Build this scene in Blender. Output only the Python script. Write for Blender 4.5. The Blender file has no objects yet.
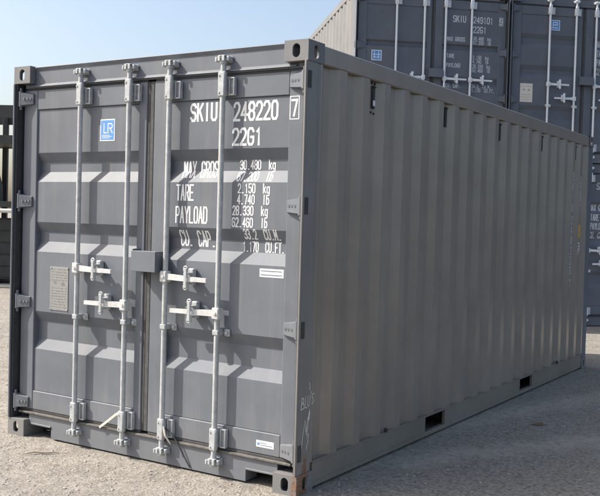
import bpy, bmesh, math, random
from mathutils import Vector, Matrix, noise

random.seed(7)
S = bpy.context.scene
C = S.collection

# ------------------------------------------------------------------ camera
cam_d = bpy.data.cameras.new('camera')
cam = bpy.data.objects.new('camera', cam_d)
C.objects.link(cam)
cam.location = (5.15617, -4.30734, 1.57944)
cam.rotation_euler = (1.53910725, -0.0281462, 0.5669831)
cam_d.sensor_fit = 'HORIZONTAL'
cam_d.sensor_width = 36.0
cam_d.lens = 905.82 / 600 * 36
cam_d.clip_end = 3000
S.camera = cam

# ------------------------------------------------------------------ light
SUN_AZ = Vector((-0.888, -0.460, 0)).normalized()
SUN_EL = math.radians(43.5)
SUN = Vector((SUN_AZ.x * math.cos(SUN_EL), SUN_AZ.y * math.cos(SUN_EL), math.sin(SUN_EL)))
world = bpy.data.worlds.new('World')
S.world = world
world.use_nodes = True
wn = world.node_tree
sky = wn.nodes.new('ShaderNodeTexSky')
sky.sky_type = 'NISHITA'
sky.sun_disc = False
sky.sun_elevation = SUN_EL
sky.sun_rotation = math.atan2(SUN.x, SUN.y)
sky.altitude = 0
sky.air_density = 1.0
sky.dust_density = 3.5
sky.ozone_density = 0.0
bg = wn.nodes['Background']
wn.links.new(sky.outputs['Color'], bg.inputs['Color'])
bg.inputs['Strength'].default_value = 0.148

sun_d = bpy.data.lights.new('sun', 'SUN')
sun_d.energy = 4.6
sun_d.angle = math.radians(0.5)
sun_d.color = (1.0, 0.95, 0.87)
sun = bpy.data.objects.new('sun', sun_d)
C.objects.link(sun)
sun.rotation_euler = SUN.to_track_quat('Z', 'Y').to_euler()
sun.location = (-20, -10, 25)

S.view_settings.view_transform = 'Standard'
S.view_settings.look = 'None'
S.view_settings.gamma = 1.0
S.view_settings.use_curve_mapping = False
S.view_settings.exposure = 0.62

# ------------------------------------------------------------------ materials
def new_mat(name):
    m = bpy.data.materials.new(name)
    m.use_nodes = True
    nt = m.node_tree
    b = nt.nodes['Principled BSDF']
    return m, nt, b

def N(nt, kind, **kw):
    n = nt.nodes.new(kind)
    for k, v in kw.items():
        if k.startswith('i_'):
            n.inputs[k[2:].replace('_', ' ')].default_value = v
        else:
            setattr(n, k, v)
    return n

def ramp(nt, fac, stops):
    r = nt.nodes.new('ShaderNodeValToRGB')
    el = r.color_ramp.elements
    while len(el) < len(stops):
        el.new(0.5)
    for e, (p, c) in zip(el, stops):
        e.position = p
        e.color = c if len(c) == 4 else (*c, 1)
    nt.links.new(fac, r.inputs['Fac'])
    return r

def mixc(nt, fac, a, b, mode='MIX'):
    m = nt.nodes.new('ShaderNodeMix')
    m.data_type = 'RGBA'
    m.blend_type = mode
    if isinstance(fac, (int, float)):
        m.inputs[0].default_value = fac
    else:
        nt.links.new(fac, m.inputs[0])
    for sock, v in ((m.inputs[6], a), (m.inputs[7], b)):
        if isinstance(v, (tuple, list)):
            sock.default_value = (*v, 1) if len(v) == 3 else v
        else:
            nt.links.new(v, sock)
    return m.outputs[2]

def coords(nt, scale=(1, 1, 1)):
    tc = nt.nodes.new('ShaderNodeTexCoord')
    mp = nt.nodes.new('ShaderNodeMapping')
    mp.inputs['Scale'].default_value = scale
    nt.links.new(tc.outputs['Object'], mp.inputs['Vector'])
    return mp.outputs['Vector']

def noise_tex(nt, vec, scale, detail=4, rough=0.6):
    n = nt.nodes.new('ShaderNodeTexNoise')
    n.inputs['Scale'].default_value = scale
    n.inputs['Detail'].default_value = detail
    n.inputs['Roughness'].default_value = rough
    nt.links.new(vec, n.inputs['Vector'])
    return n.outputs['Fac']

def bump(nt, b, height, strength, dist):
    bp = nt.nodes.new('ShaderNodeBump')
    bp.inputs['Strength'].default_value = strength
    bp.inputs['Distance'].default_value = dist
    nt.links.new(height, bp.inputs['Height'])
    nt.links.new(bp.outputs['Normal'], b.inputs['Normal'])

def paint(name, col, rough=0.55, dust=(0.40, 0.37, 0.33), dust_amt=0.07, rust_at=None, spec=0.4, low_dust=0.10, rvar=(0.08, 0.14)):
    m, nt, b = new_mat(name)
    v1 = coords(nt)
    vs = coords(nt, (14, 14, 0.7))
    n1 = noise_tex(nt, v1, 2.2, 6, 0.65)
    n2 = noise_tex(nt, vs, 1.0, 5, 0.6)
    n3 = noise_tex(nt, v1, 46, 3, 0.7)
    dk = tuple(c * 0.86 for c in col)
    lt = tuple(min(1, c * 1.13) for c in col)
    c1 = ramp(nt, n1, [(0.3, dk), (0.7, lt)]).outputs['Color']
    streak = ramp(nt, n2, [(0.52, (0, 0, 0)), (0.78, (1, 1, 1))]).outputs['Color']
    mul = nt.nodes.new('ShaderNodeMath'); mul.operation = 'MULTIPLY'
    nt.links.new(streak, mul.inputs[0]); mul.inputs[1].default_value = dust_amt
    c2 = mixc(nt, mul.outputs[0], c1, dust)
    speck = ramp(nt, n3, [(0.66, (0, 0, 0)), (0.74, (1, 1, 1))]).outputs['Color']
    mul2 = nt.nodes.new('ShaderNodeMath'); mul2.operation = 'MULTIPLY'
    nt.links.new(speck, mul2.inputs[0]); mul2.inputs[1].default_value = dust_amt * 0.45
    c3 = mixc(nt, mul2.outputs[0], c2, dust)
    # splash of dust low down, the way rain throws dirt on a painted wall
    sep = nt.nodes.new('ShaderNodeSeparateXYZ'); nt.links.new(v1, sep.inputs[0])
    add = nt.nodes.new('ShaderNodeMath'); add.operation = 'MULTIPLY_ADD'
    nt.links.new(n2, add.inputs[0]); add.inputs[1].default_value = -0.5
    nt.links.new(sep.outputs['Z'], add.inputs[2])
    low = ramp(nt, add.outputs[0], [(0.0, (low_dust,) * 3), (0.16, (0, 0, 0))]).outputs['Color']
    c4 = mixc(nt, low, c3, dust)
    if rust_at:
        vd = nt.nodes.new('ShaderNodeVectorMath'); vd.operation = 'SUBTRACT'
        nt.links.new(v1, vd.inputs[0]); vd.inputs[1].default_value = rust_at[:3]
        ml = nt.nodes.new('ShaderNodeVectorMath'); ml.operation = 'MULTIPLY'
        nt.links.new(vd.outputs[0], ml.inputs[0]); ml.inputs[1].default_value = rust_at[3]
        ln = nt.nodes.new('ShaderNodeVectorMath'); ln.operation = 'LENGTH'
        nt.links.new(ml.outputs[0], ln.inputs[0])
        nr = noise_tex(nt, v1, 30, 5, 0.7)
        ma = nt.nodes.new('ShaderNodeMath'); ma.operation = 'MULTIPLY_ADD'
        nt.links.new(nr, ma.inputs[0]); ma.inputs[1].default_value = 1.3
        nt.links.new(ln.outputs['Value'], ma.inputs[2])
        mh = nt.nodes.new('ShaderNodeMath'); mh.operation = 'MULTIPLY'
        nt.links.new(ma.outputs[0], mh.inputs[0]); mh.inputs[1].default_value = 0.5
        mask = ramp(nt, mh.outputs[0], [(0.50, (1, 1, 1)), (0.62, (0, 0, 0))]).outputs['Color']
        nr2 = noise_tex(nt, v1, 80, 3, 0.6)
        rc = ramp(nt, nr2, [(0.3, (0.10, 0.055, 0.032)), (0.7, (0.29, 0.175, 0.115))]).outputs['Color']
        c4 = mixc(nt, mask, c4, rc)
    nt.links.new(c4, b.inputs['Base Color'])
    rr = nt.nodes.new('ShaderNodeMapRange')
    nt.links.new(n1, rr.inputs['Value'])
    rr.inputs['To Min'].default_value = rough - rvar[0]
    rr.inputs['To Max'].default_value = rough + rvar[1]
    nt.links.new(rr.outputs[0], b.inputs['Roughness'])
    b.inputs['Specular IOR Level'].default_value = spec
    dents = noise_tex(nt, v1, 5, 2, 0.5)
    bump(nt, b, dents, 0.35, 0.006)
    return m

def plain(name, col, rough=0.5, metal=0.0, var=0.1, scale=12, bmp=0.0):
    m, nt, b = new_mat(name)
    v = coords(nt)
    n = noise_tex(nt, v, scale, 4, 0.65)
    c = ramp(nt, n, [(0.3, tuple(x * (1 - var) for x in col)), (0.7, tuple(min(1, x * (1 + var)) for x in col))])
    nt.links.new(c.outputs['Color'], b.inputs['Base Color'])
    b.inputs['Roughness'].default_value = rough
    b.inputs['Metallic'].default_value = metal
    if bmp:
        n2 = noise_tex(nt, v, scale * 5, 4, 0.6)
        bump(nt, b, n2, bmp, 0.004)
    return m

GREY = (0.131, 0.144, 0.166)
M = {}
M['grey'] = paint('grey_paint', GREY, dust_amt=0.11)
M['side'] = paint('grey_side_bounce_tint', (0.272, 0.231, 0.192), rough=0.29, dust=(0.26, 0.235, 0.20), dust_amt=0.2, spec=0.75, rvar=(0.03, 0.05), low_dust=0.0)  # warm bounce light on the shaded side is put into this colour
M['grey_rust'] = paint('grey_paint_rusting', (0.165, 0.166, 0.170), low_dust=0.1, rust_at=(2.44, 0.05, 0.06, (9.0, 7.0, 4.5)))
M['fitting'] = paint('grey_fitting_paint', (0.168, 0.168, 0.170), low_dust=0.15)
M['post_rust'] = paint('grey_post_paint', (0.215, 0.204, 0.192), rough=0.42, spec=0.45, low_dust=0.0, rust_at=(2.44, 0.09, 0.13, (26.0, 18.0, 5.5)))
M['blue_grey'] = paint('blue_grey_paint', (0.128, 0.140, 0.164), rough=0.6, dust_amt=0.03)
M['rail'] = paint('grimy_rail_paint', (0.215, 0.192, 0.160), rough=0.5, dust=(0.26, 0.235, 0.20), dust_amt=0.25, low_dust=0.0)
M['far_side'] = paint('pale_grey_paint', (0.170, 0.171, 0.170), dust_amt=0.15)
M['zinc'] = plain('galvanised_steel', (0.41, 0.425, 0.43), 0.55, 0.1, 0.2, 28)
M['zinc_far'] = plain('galvanised_rod', (0.72, 0.74, 0.76), 0.45, 0.1, 0.06, 40)
M['white_metal'] = plain('white_painted_steel', (0.55, 0.55, 0.54), 0.55, 0.0, 0.16, 45)
M['rubber'] = plain('door_rubber', (0.055, 0.053, 0.05), 0.8, 0, 0.25, 30)
M['dusty'] = plain('dusty_rubber', (0.12, 0.112, 0.102), 0.9, 0, 0.35, 25)
M['seam'] = plain('seam_rubber', (0.075, 0.075, 0.076), 0.85, 0, 0.25, 25)
M['seal'] = plain('post_rubber', (0.045, 0.047, 0.052), 0.8, 0, 0.2, 20)
M['vent'] = plain('vent_grille', (0.040, 0.040, 0.040), 0.8, 0, 0.2, 20)
M['black'] = plain('black_gap', (0.012, 0.012, 0.013), 0.9, 0, 0.2, 10)
M['under'] = plain('underside_steel', (0.06, 0.055, 0.05), 0.9, 0, 0.25, 8)
M['white'] = plain('white_marking_paint', (0.80, 0.80, 0.79), 0.55, 0, 0.06, 90)
M['white_far'] = plain('white_marking_far', (0.62, 0.63, 0.64), 0.55, 0, 0.08, 90)
M['chalk'] = plain('chalk', (0.62, 0.61, 0.58), 0.9, 0, 0.35, 120)
M['sticker_blue'] = plain('blue_sticker', (0.10, 0.27, 0.62), 0.4, 0, 0.12, 50)
M['sticker_white'] = plain('white_sticker', (0.78, 0.79, 0.80), 0.45, 0, 0.04, 50)
M['ink'] = plain('sticker_ink', (0.20, 0.22, 0.26), 0.6, 0, 0.1, 50)
M['alu'] = plain('aluminium_plate', (0.27, 0.268, 0.262), 0.5, 0.2, 0.12, 35)
M['ink_soft'] = plain('plate_print', (0.185, 0.18, 0.175), 0.6, 0, 0.2, 80)
M['cream'] = plain('cream_plate', (0.72, 0.66, 0.55), 0.5, 0, 0.06, 30)
M['orange'] = plain('yellow_sticker', (0.75, 0.42, 0.03), 0.5, 0, 0.15, 60)
M['strap'] = plain('pale_strap', (0.62, 0.58, 0.52), 0.6, 0, 0.1, 60)
M['cable'] = plain('dark_cable', (0.05, 0.05, 0.055), 0.6, 0, 0.1, 60)
M['rack'] = plain('dark_rack_paint', (0.035, 0.038, 0.036), 0.6, 0, 0.3, 6)
M['rack_rust'] = plain('rusty_rack_paint', (0.075, 0.048, 0.036), 0.8, 0, 0.4, 9)
M['pale_pipe'] = plain('pale_pipe_paint', (0.62, 0.61, 0.57), 0.5, 0, 0.08, 10)
M['wood'] = plain('raw_timber', (0.46, 0.27, 0.12), 0.8, 0, 0.25, 14)
M['wood_dark'] = plain('weathered_timber', (0.12, 0.10, 0.085), 0.9, 0, 0.3, 14)
M['concrete'] = plain('pale_concrete', (0.50, 0.47, 0.43), 0.9, 0, 0.12, 6)
M['dry'] = plain('dry_leaf', (0.20, 0.135, 0.075), 0.9, 0, 0.3, 60)
M['twig'] = plain('dry_bark', (0.46, 0.37, 0.29), 0.9, 0, 0.25, 60)
M['sheet'] = plain('green_grey_cover', (0.10, 0.115, 0.10), 0.75, 0, 0.3, 3)

# ground: pale dusty hardstanding with grit, tracks and darker patches
def ground_mat():
    m, nt, b = new_mat('dusty_hardstanding')
    v = coords(nt)
    big = noise_tex(nt, v, 0.33, 5, 0.6)
    vt = coords(nt, (0.55, 0.12, 1))
    track = noise_tex(nt, vt, 2.4, 4, 0.6)
    mid = noise_tex(nt, v, 3.1, 6, 0.7)
    fine = noise_tex(nt, v, 42, 5, 0.75)
    c = ramp(nt, mid, [(0.28, (0.232, 0.214, 0.189)), (0.5, (0.298, 0.277, 0.247)), (0.74, (0.368, 0.343, 0.307))]).outputs['Color']
    f = ramp(nt, fine, [(0.30, (0.45, 0.44, 0.43)), (0.5, (1, 1, 1)), (0.72, (1.25, 1.24, 1.22))]).outputs['Color']
    c = mixc(nt, 0.5, c, f, 'MULTIPLY')
    # old dark asphalt showing on the container's right
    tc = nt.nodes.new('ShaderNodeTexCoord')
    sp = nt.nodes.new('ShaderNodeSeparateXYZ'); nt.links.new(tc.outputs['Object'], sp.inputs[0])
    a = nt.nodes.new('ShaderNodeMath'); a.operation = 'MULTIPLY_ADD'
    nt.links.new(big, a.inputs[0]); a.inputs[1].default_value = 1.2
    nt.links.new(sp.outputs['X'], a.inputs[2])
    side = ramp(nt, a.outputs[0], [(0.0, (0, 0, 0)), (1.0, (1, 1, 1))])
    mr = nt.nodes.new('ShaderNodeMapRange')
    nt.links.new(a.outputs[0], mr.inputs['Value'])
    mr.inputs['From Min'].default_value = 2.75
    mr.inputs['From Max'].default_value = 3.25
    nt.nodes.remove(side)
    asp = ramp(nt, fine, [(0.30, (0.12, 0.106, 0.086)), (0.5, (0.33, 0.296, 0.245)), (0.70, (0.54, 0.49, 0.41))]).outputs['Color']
    tr = ramp(nt, track, [(0.48, (0, 0, 0)), (0.68, (0.45, 0.45, 0.45))]).outputs['Color']
    def band(px, py, ang, half):
        d = nt.nodes.new('ShaderNodeVectorMath'); d.operation = 'DOT_PRODUCT'
        nt.links.new(tc.outputs['Object'], d.inputs[0])
        nx, ny = -math.sin(ang), math.cos(ang)
        d.inputs[1].default_value = (nx, ny, 0)
        o_ = nt.nodes.new('ShaderNodeMath'); o_.operation = 'MULTIPLY_ADD'
        nt.links.new(mid, o_.inputs[0]); o_.inputs[1].default_value = 0.55
        nt.links.new(d.outputs['Value'], o_.inputs[2])
        c0 = px * nx + py * ny + 0.275
        r_ = nt.nodes.new('ShaderNodeMapRange'); nt.links.new(o_.outputs[0], r_.inputs['Value'])
        r_.inputs['From Min'].default_value = c0 - half; r_.inputs['From Max'].default_value = c0 + half
        return ramp(nt, r_.outputs[0], [(0.0, (0, 0, 0)), (0.4, (0.75,) * 3), (0.6, (0.75,) * 3), (1.0, (0, 0, 0))]).outputs['Color']
    strip = mixc(nt, 1.0, band(3.15, 2.05, math.radians(58), 0.22), band(3.0, 4.2, math.radians(72), 0.25), 'ADD')
    dirt = mixc(nt, 0.5, c, (0.44, 0.41, 0.37))
    asp2 = mixc(nt, strip, mixc(nt, tr, asp, dirt), (0.47, 0.42, 0.345))
    # unseen ground beyond the right edge, darkened to cut bounce light and reflections
    unseen_mask = nt.nodes.new('ShaderNodeMapRange')
    nt.links.new(a.outputs[0], unseen_mask.inputs['Value'])
    unseen_mask.inputs['From Min'].default_value = 4.75
    unseen_mask.inputs['From Max'].default_value = 5.35
    low_bounce = ramp(nt, fine, [(0.3, (0.035, 0.034, 0.033)), (0.6, (0.062, 0.060, 0.057)), (0.75, (0.12, 0.115, 0.105))]).outputs['Color']
    asp2 = mixc(nt, unseen_mask.outputs[0], asp2, low_bounce)
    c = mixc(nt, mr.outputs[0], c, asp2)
    pit = noise_tex(nt, v, 17, 7, 0.7)
    pc = ramp(nt, pit, [(0.34, (0.58, 0.57, 0.55)), (0.47, (0.93, 0.925, 0.91)), (0.7, (1.05, 1.05, 1.05))]).outputs['Color']
    c = mixc(nt, 0.85, c, pc, 'MULTIPLY')
    vor = nt.nodes.new('ShaderNodeTexVoronoi')
    vor.inputs['Scale'].default_value = 58
    nt.links.new(v, vor.inputs['Vector'])
    vr = nt.nodes.new('ShaderNodeTexVoronoi')
    vr.inputs['Scale'].default_value = 23
    nt.links.new(v, vr.inputs['Vector'])
    peb = ramp(nt, vr.outputs['Color'], [(0.0, (0.62, 0.6, 0.58)), (0.4, (1, 1, 1)), (1.0, (1.2, 1.18, 1.15))]).outputs['Color']
    c = mixc(nt, 0.4, c, peb, 'MULTIPLY')
    nt.links.new(c, b.inputs['Base Color'])
    b.inputs['Roughness'].default_value = 0.95
    b.inputs['Specular IOR Level'].default_value = 0.15
    lump = noise_tex(nt, v, 15, 9, 0.68)
    h1 = nt.nodes.new('ShaderNodeMath'); h1.operation = 'MULTIPLY_ADD'
    nt.links.new(lump, h1.inputs[0]); h1.inputs[1].default_value = 1.6
    nt.links.new(mid, h1.inputs[2])
    h2 = nt.nodes.new('ShaderNodeMath'); h2.operation = 'MULTIPLY_ADD'
    nt.links.new(vor.outputs['Distance'], h2.inputs[0]); h2.inputs[1].default_value = -0.35
    nt.links.new(h1.outputs[0], h2.inputs[2])
    bump(nt, b, h2.outputs[0], 0.65, 0.025)
    return m
M['ground'] = ground_mat()
M['stone'] = plain('grit_stone', (0.36, 0.33, 0.295), 0.9, 0, 0.30, 9)

# ------------------------------------------------------------------ mesh helpers
class MB:
    def __init__(s):
        s.v = []; s.f = []
    def add(s, vs, fs):
        o = len(s.v)
        s.v += [tuple(p) for p in vs]
        s.f += [tuple(i + o for i in f) for f in fs]
        return s
    def box(s, x0, x1, y0, y1, z0, z1, c=0.003):
        c = min(c, 0.45 * min(abs(x1 - x0), abs(y1 - y0), abs(z1 - z0)))
        X = (x0, x1); Y = (y0, y1); Z = (z0, z1)
        vs = []; idx = {}
        for i in (0, 1):
            for j in (0, 1):
                for k in (0, 1):
                    dx = c if i == 0 else -c; dy = c if j == 0 else -c; dz = c if k == 0 else -c
                    for a, p in (('x', (X[i], Y[j] + dy, Z[k] + dz)), ('y', (X[i] + dx, Y[j], Z[k] + dz)), ('z', (X[i] + dx, Y[j] + dy, Z[k]))):
                        idx[a, i, j, k] = len(vs); vs.append(p)
        f = []
        for i in (0, 1):
            q = [idx['x', i, 0, 0], idx['x', i, 1, 0], idx['x', i, 1, 1], idx['x', i, 0, 1]]
            f.append(q if i else q[::-1])
            q = [idx['y', 0, i, 0], idx['y', 0, i, 1], idx['y', 1, i, 1], idx['y', 1, i, 0]]
            f.append(q if i else q[::-1])
            q = [idx['z', 0, 0, i], idx['z', 1, 0, i], idx['z', 1, 1, i], idx['z', 0, 1, i]]
            f.append(q if i else q[::-1])
        for i in (0, 1):
            for j in (0, 1):
                f.append((idx['x', i, j, 0], idx['x', i, j, 1], idx['y', i, j, 1], idx['y', i, j, 0]))
                f.append((idx['x', i, 0, j], idx['x', i, 1, j], idx['z', i, 1, j], idx['z', i, 0, j]))
                f.append((idx['y', 0, i, j], idx['y', 1, i, j], idx['z', 1, i, j], idx['z', 0, i, j]))
                for k in (0, 1):
                    f.append((idx['x', i, j, k], idx['y', i, j, k], idx['z', i, j, k]))
        return s.add(vs, f)
    def tube(s, pts, r, n=10, cap=True):
        pts = [Vector(p) for p in pts]
        rings = []
        prev = None
        for i, p in enumerate(pts):
            d = (pts[min(i + 1, len(pts) - 1)] - pts[max(i - 1, 0)]).normalized()
            if prev is None:
                a = Vector((0, 0, 1)) if abs(d.z) < 0.9 else Vector((1, 0, 0))
                u = d.cross(a).normalized()
            else:
                u = (prev - d * prev.dot(d)).normalized()
            prev = u
            w = d.cross(u)
            rr = r[i] if isinstance(r, (list, tuple)) else r
            rings.append([p + (u * math.cos(2 * math.pi * k / n) + w * math.sin(2 * math.pi * k / n)) * rr for k in range(n)])
        vs = [p for rg in rings for p in rg]
        f = []
        for i in range(len(pts) - 1):
            for k in range(n):
                a = i * n + k; b = i * n + (k + 1) % n
                f.append((a, b, b + n, a + n))
        if cap:
            f.append(tuple(range(n - 1, -1, -1)))
            f.append(tuple((len(pts) - 1) * n + k for k in range(n)))
        return s.add(vs, f)
    def prism(s, poly, axis, a, b):
        """extrude a polygon of 2-D points along an axis from a to b"""
        def P(u, v, t):
            return {'x': (t, u, v), 'y': (u, t, v), 'z': (u, v, t)}[axis]
        n = len(poly)
        vs = [P(u, v, a) for u, v in poly] + [P(u, v, b) for u, v in poly]
        f = [tuple(range(n - 1, -1, -1)), tuple(range(n, 2 * n))]
        for i in range(n):
            j = (i + 1) % n
            f.append((i, j, j + n, i + n))
        return s.add(vs, f)
    def holed(s, org, ux, uy, un, w, h, hw, hh, t, cx=None, cy=None):
        """plate of size w x h with an upright rounded slot, thickness t along un"""
        org, ux, uy, un = map(Vector, (org, ux, uy, un))
        cx = w / 2 if cx is None else cx
        cy = h / 2 if cy is None else cy
        r = min(hw, hh) / 2
        inner = []
        n = 6
        ex, ey = hw / 2 - r, hh / 2 - r
        for q, (sx, sy) in enumerate(((1, 1), (-1, 1), (-1, -1), (1, -1))):
            for k in range(n + 1):
                a = math.pi / 2 * (q + k / n)
                inner.append((cx + sx * ex + r * math.cos(a), cy + sy * ey + r * math.sin(a)))
        outer = []
        for q, (sx, sy) in enumerate(((1, 1), (-1, 1), (-1, -1), (1, -1))):
            cpt = (w if sx > 0 else 0, h if sy > 0 else 0)
            sd = (cpt[0], cy + sy * ey)
            tp = (cx + sx * ex, cpt[1])
            st, en = (sd, tp) if q % 2 == 0 else (tp, sd)
            for k in range(n + 1):
                t_ = k / n
                if t_ <= 0.5:
                    A, B, u = st, cpt, t_ * 2
                else:
                    A, B, u = cpt, en, t_ * 2 - 1
                outer.append((A[0] + (B[0] - A[0]) * u, A[1] + (B[1] - A[1]) * u))
        L = len(inner)
        P = lambda x, y, d: org + ux * x + uy * y + un * d
        vs = [P(*o, 0) for o in outer] + [P(*i, 0) for i in inner] + [P(*i, -t) for i in inner] + [P(*o, -t) for o in outer]
        f = []
        for k in range(L):
            j = (k + 1) % L
            f.append((k, j, L + j, L + k))
            f.append((L + k, L + j, 2 * L + j, 2 * L + k))
            f.append((2 * L + k, 2 * L + j, 3 * L + j, 3 * L + k))
        return s.add(vs, f)
    def build(s, name, mat, parent=None, smooth=False):
        me = bpy.data.meshes.new(name)
        me.from_pydata(s.v, [], s.f)
        bm = bmesh.new(); bm.from_mesh(me)
        bmesh.ops.recalc_face_normals(bm, faces=bm.faces)
        bm.to_mesh(me); bm.free()
        if smooth:
            for p in me.polygons:
                p.use_smooth = True
            me.set_sharp_from_angle(angle=math.radians(40))
        me.materials.append(mat)
        o = bpy.data.objects.new(name, me)
        C.objects.link(o)
        if parent:
            o.parent = parent
        return o

def tag(o, label=None, cat=None, group=None, kind=None):
    for k, v in (('label', label), ('category', cat), ('group', group), ('kind', kind)):
        if v:
            o[k] = v
    return o

def empty(name, loc, rz=0):
    o = bpy.data.objects.new(name, None)
    C.objects.link(o)
    o.location = loc
    o.rotation_euler = (0, 0, rz)
    o.empty_display_size = 0.3
    return o

# ------------------------------------------------------------------ stroke lettering
G = {
 'S': [[(4, 5), (3, 6), (1, 6), (0, 5), (0, 4), (1, 3.1), (3, 2.9), (4, 2), (4, 1), (3, 0), (1, 0), (0, 1)]],
 'K': [[(0, 0), (0, 6)], [(4, 6), (0.3, 2.6)], [(1.6, 3.6), (4, 0)]],
 'I': [[(2, 0), (2, 6)]],
 'U': [[(0, 6), (0, 1), (1, 0), (3, 0), (4, 1), (4, 6)]],
 'G': [[(4, 5), (3, 6), (1, 6), (0, 5), (0, 1), (1, 0), (3, 0), (4, 1), (4, 2.8), (2.3, 2.8)]],
 'M': [[(0, 0), (0, 6)], [(0.3, 5.6), (2, 2.2)], [(3.7, 5.6), (2, 2.2)], [(4, 0), (4, 6)]],
 'A': [[(0, 0), (2, 6)], [(2, 6), (4, 0)], [(0.9, 2), (3.1, 2)]],
 'X': [[(0, 0), (4, 6)], [(0, 6), (4, 0)]],
 'R': [[(0, 0), (0, 6), (3, 6), (4, 5), (4, 4), (3, 3), (1.4, 3)], [(2, 3), (4, 0)]],
 'O': [[(1, 0), (3, 0), (4, 1), (4, 5), (3, 6), (1, 6), (0, 5), (0, 1), (1, 0)]],
 'T': [[(0, 6), (4, 6)], [(2, 6), (2, 0)]],
 'E': [[(4, 6), (0, 6), (0, 0), (4, 0)], [(0, 3), (3.2, 3)]],
 'P': [[(0, 0), (0, 6), (3, 6), (4, 5), (4, 3.8), (3, 2.8), (1.4, 2.8)]],
 'Y': [[(0, 6), (2, 3)], [(4, 6), (2, 3)], [(2, 3), (2, 0)]],
 'L': [[(0, 6), (0, 0), (4, 0)]],
 'D': [[(0, 0), (0, 6), (2.8, 6), (4, 5), (4, 1), (2.8, 0), (0, 0)]],
 'C': [[(4, 5), (3, 6), (1, 6), (0, 5), (0, 1), (1, 0), (3, 0), (4, 1)]],
 'F': [[(4, 6), (0, 6), (0, 0)], [(0, 3), (3.2, 3)]],
 'B': [[(0, 0), (0, 6), (2.8, 6), (3.7, 5), (3.7, 4), (2.8, 3.1), (0.4, 3.1)], [(2.8, 3.1), (4, 2), (4, 1), (3, 0), (0, 0)]],
 '0': [[(1, 0), (3, 0), (4, 1), (4, 5), (3, 6), (1, 6), (0, 5), (0, 1), (1, 0)]],
 '1': [[(1, 4.9), (2.2, 6), (2.2, 0)]],
 '2': [[(0, 4.8), (0.2, 5.4), (1, 6), (3, 6), (4, 5), (4, 4), (3.4, 3), (0.3, 0.35)], [(0.1, 0), (4, 0)]],
 '3': [[(0, 5), (1, 6), (3, 6), (4, 5), (4, 4), (3, 3.1), (1.4, 3.1)], [(3, 3.1), (4, 2.2), (4, 1), (3, 0), (1, 0), (0, 1)]],
 '4': [[(3, 0), (3, 6)], [(2.8, 5.6), (0, 1.8)], [(0, 1.8), (4.3, 1.8)]],
 '5': [[(4, 6), (0.3, 6), (0.1, 3.3), (1, 3.7), (3, 3.7), (4, 2.7), (4, 1), (3, 0), (1, 0), (0, 1)]],
 '6': [[(3.8, 5.2), (3, 6), (1, 6), (0, 5), (0, 1), (1, 0), (3, 0), (4, 1), (4, 2.5), (3, 3.4), (0.4, 3.3)]],
 '7': [[(0, 6), (4, 6)], [(4, 6), (1.6, 0)]],
 '8': [[(1, 3.1), (0, 4), (0, 5), (1, 6), (3, 6), (4, 5), (4, 4), (3, 3.1), (1, 3.1)], [(1, 3.1), (0, 2.2), (0, 1), (1, 0), (3, 0), (4, 1), (4, 2.2), (3, 3.1), (1, 3.1)]],
 '9': [[(0.2, 0.8), (1, 0), (3, 0), (4, 1), (4, 5), (3, 6), (1, 6), (0, 5), (0, 3.5), (1, 2.6), (3.6, 2.6)]],
 '.': [[(1.4, 0.0), (2.3, 0.0)]],
 "'": [[(2, 6.4), (1.7, 5)]],
 'k': [[(0, 0), (0, 6)], [(3.4, 4), (0.3, 1.7)], [(1.3, 2.4), (3.6, 0)]],
 'g': [[(3.6, 4), (3.6, -1), (2.7, -1.8), (0.6, -1.6)], [(3.3, 3.5), (2.6, 4), (1, 4), (0, 3), (0, 1), (1, 0), (2.6, 0), (3.3, 0.6)]],
 'l': [[(2, 0), (2, 6)]],
 'b': [[(0, 0), (0, 6)], [(0.4, 3.4), (1.1, 4), (2.7, 4), (3.7, 3), (3.7, 1), (2.7, 0), (1.1, 0), (0.4, 0.6)]],
}

def ribbon(pts, w):
    """flat ribbon of width w along 2-D polyline with mitred joints -> verts, faces"""
    closed = pts[0] == pts[-1]
    P = [Vector(p) for p in pts]
    if closed:
        P = P[:-1]
    n = len(P)
    vs = []
    for i in range(n):
        if closed or 0 < i < n - 1:
            d0 = (P[i] - P[i - 1]).normalized(); d1 = (P[(i + 1) % n] - P[i]).normalized()
        elif i == 0:
            d0 = d1 = (P[1] - P[0]).normalized()
        else:
            d0 = d1 = (P[i] - P[i - 1]).normalized()
        n0 = Vector((-d0.y, d0.x)); n1 = Vector((-d1.y, d1.x))
        m = (n0 + n1)
        if m.length < 0.35:
            m = n0
        m.normalize()
        k = min(1.5, 1 / max(0.3, m.dot(n0)))
        ext = Vector((0, 0))
        if not closed and i == 0:
            ext = -d0 * w * 0.5
        if not closed and i == n - 1:
            ext = d0 * w * 0.5
        vs.append(P[i] + m * (w / 2 * k) + ext)
        vs.append(P[i] - m * (w / 2 * k) + ext)
    f = []
    for i in range(n if closed else n - 1):
        j = (i + 1) % n
        f.append((2 * i, 2 * i + 1, 2 * j + 1, 2 * j))
    return vs, f

def glyph_strokes(text, x, z, h, pitch, wr=0.68):
    out = []
    for i, ch in enumerate(text):
        for pl in G.get(ch, []):
            gw = pitch * wr
            out.append([(x + i * pitch + px / 4 * gw, z + pz / 6 * h) for px, pz in pl])
    return out

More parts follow.
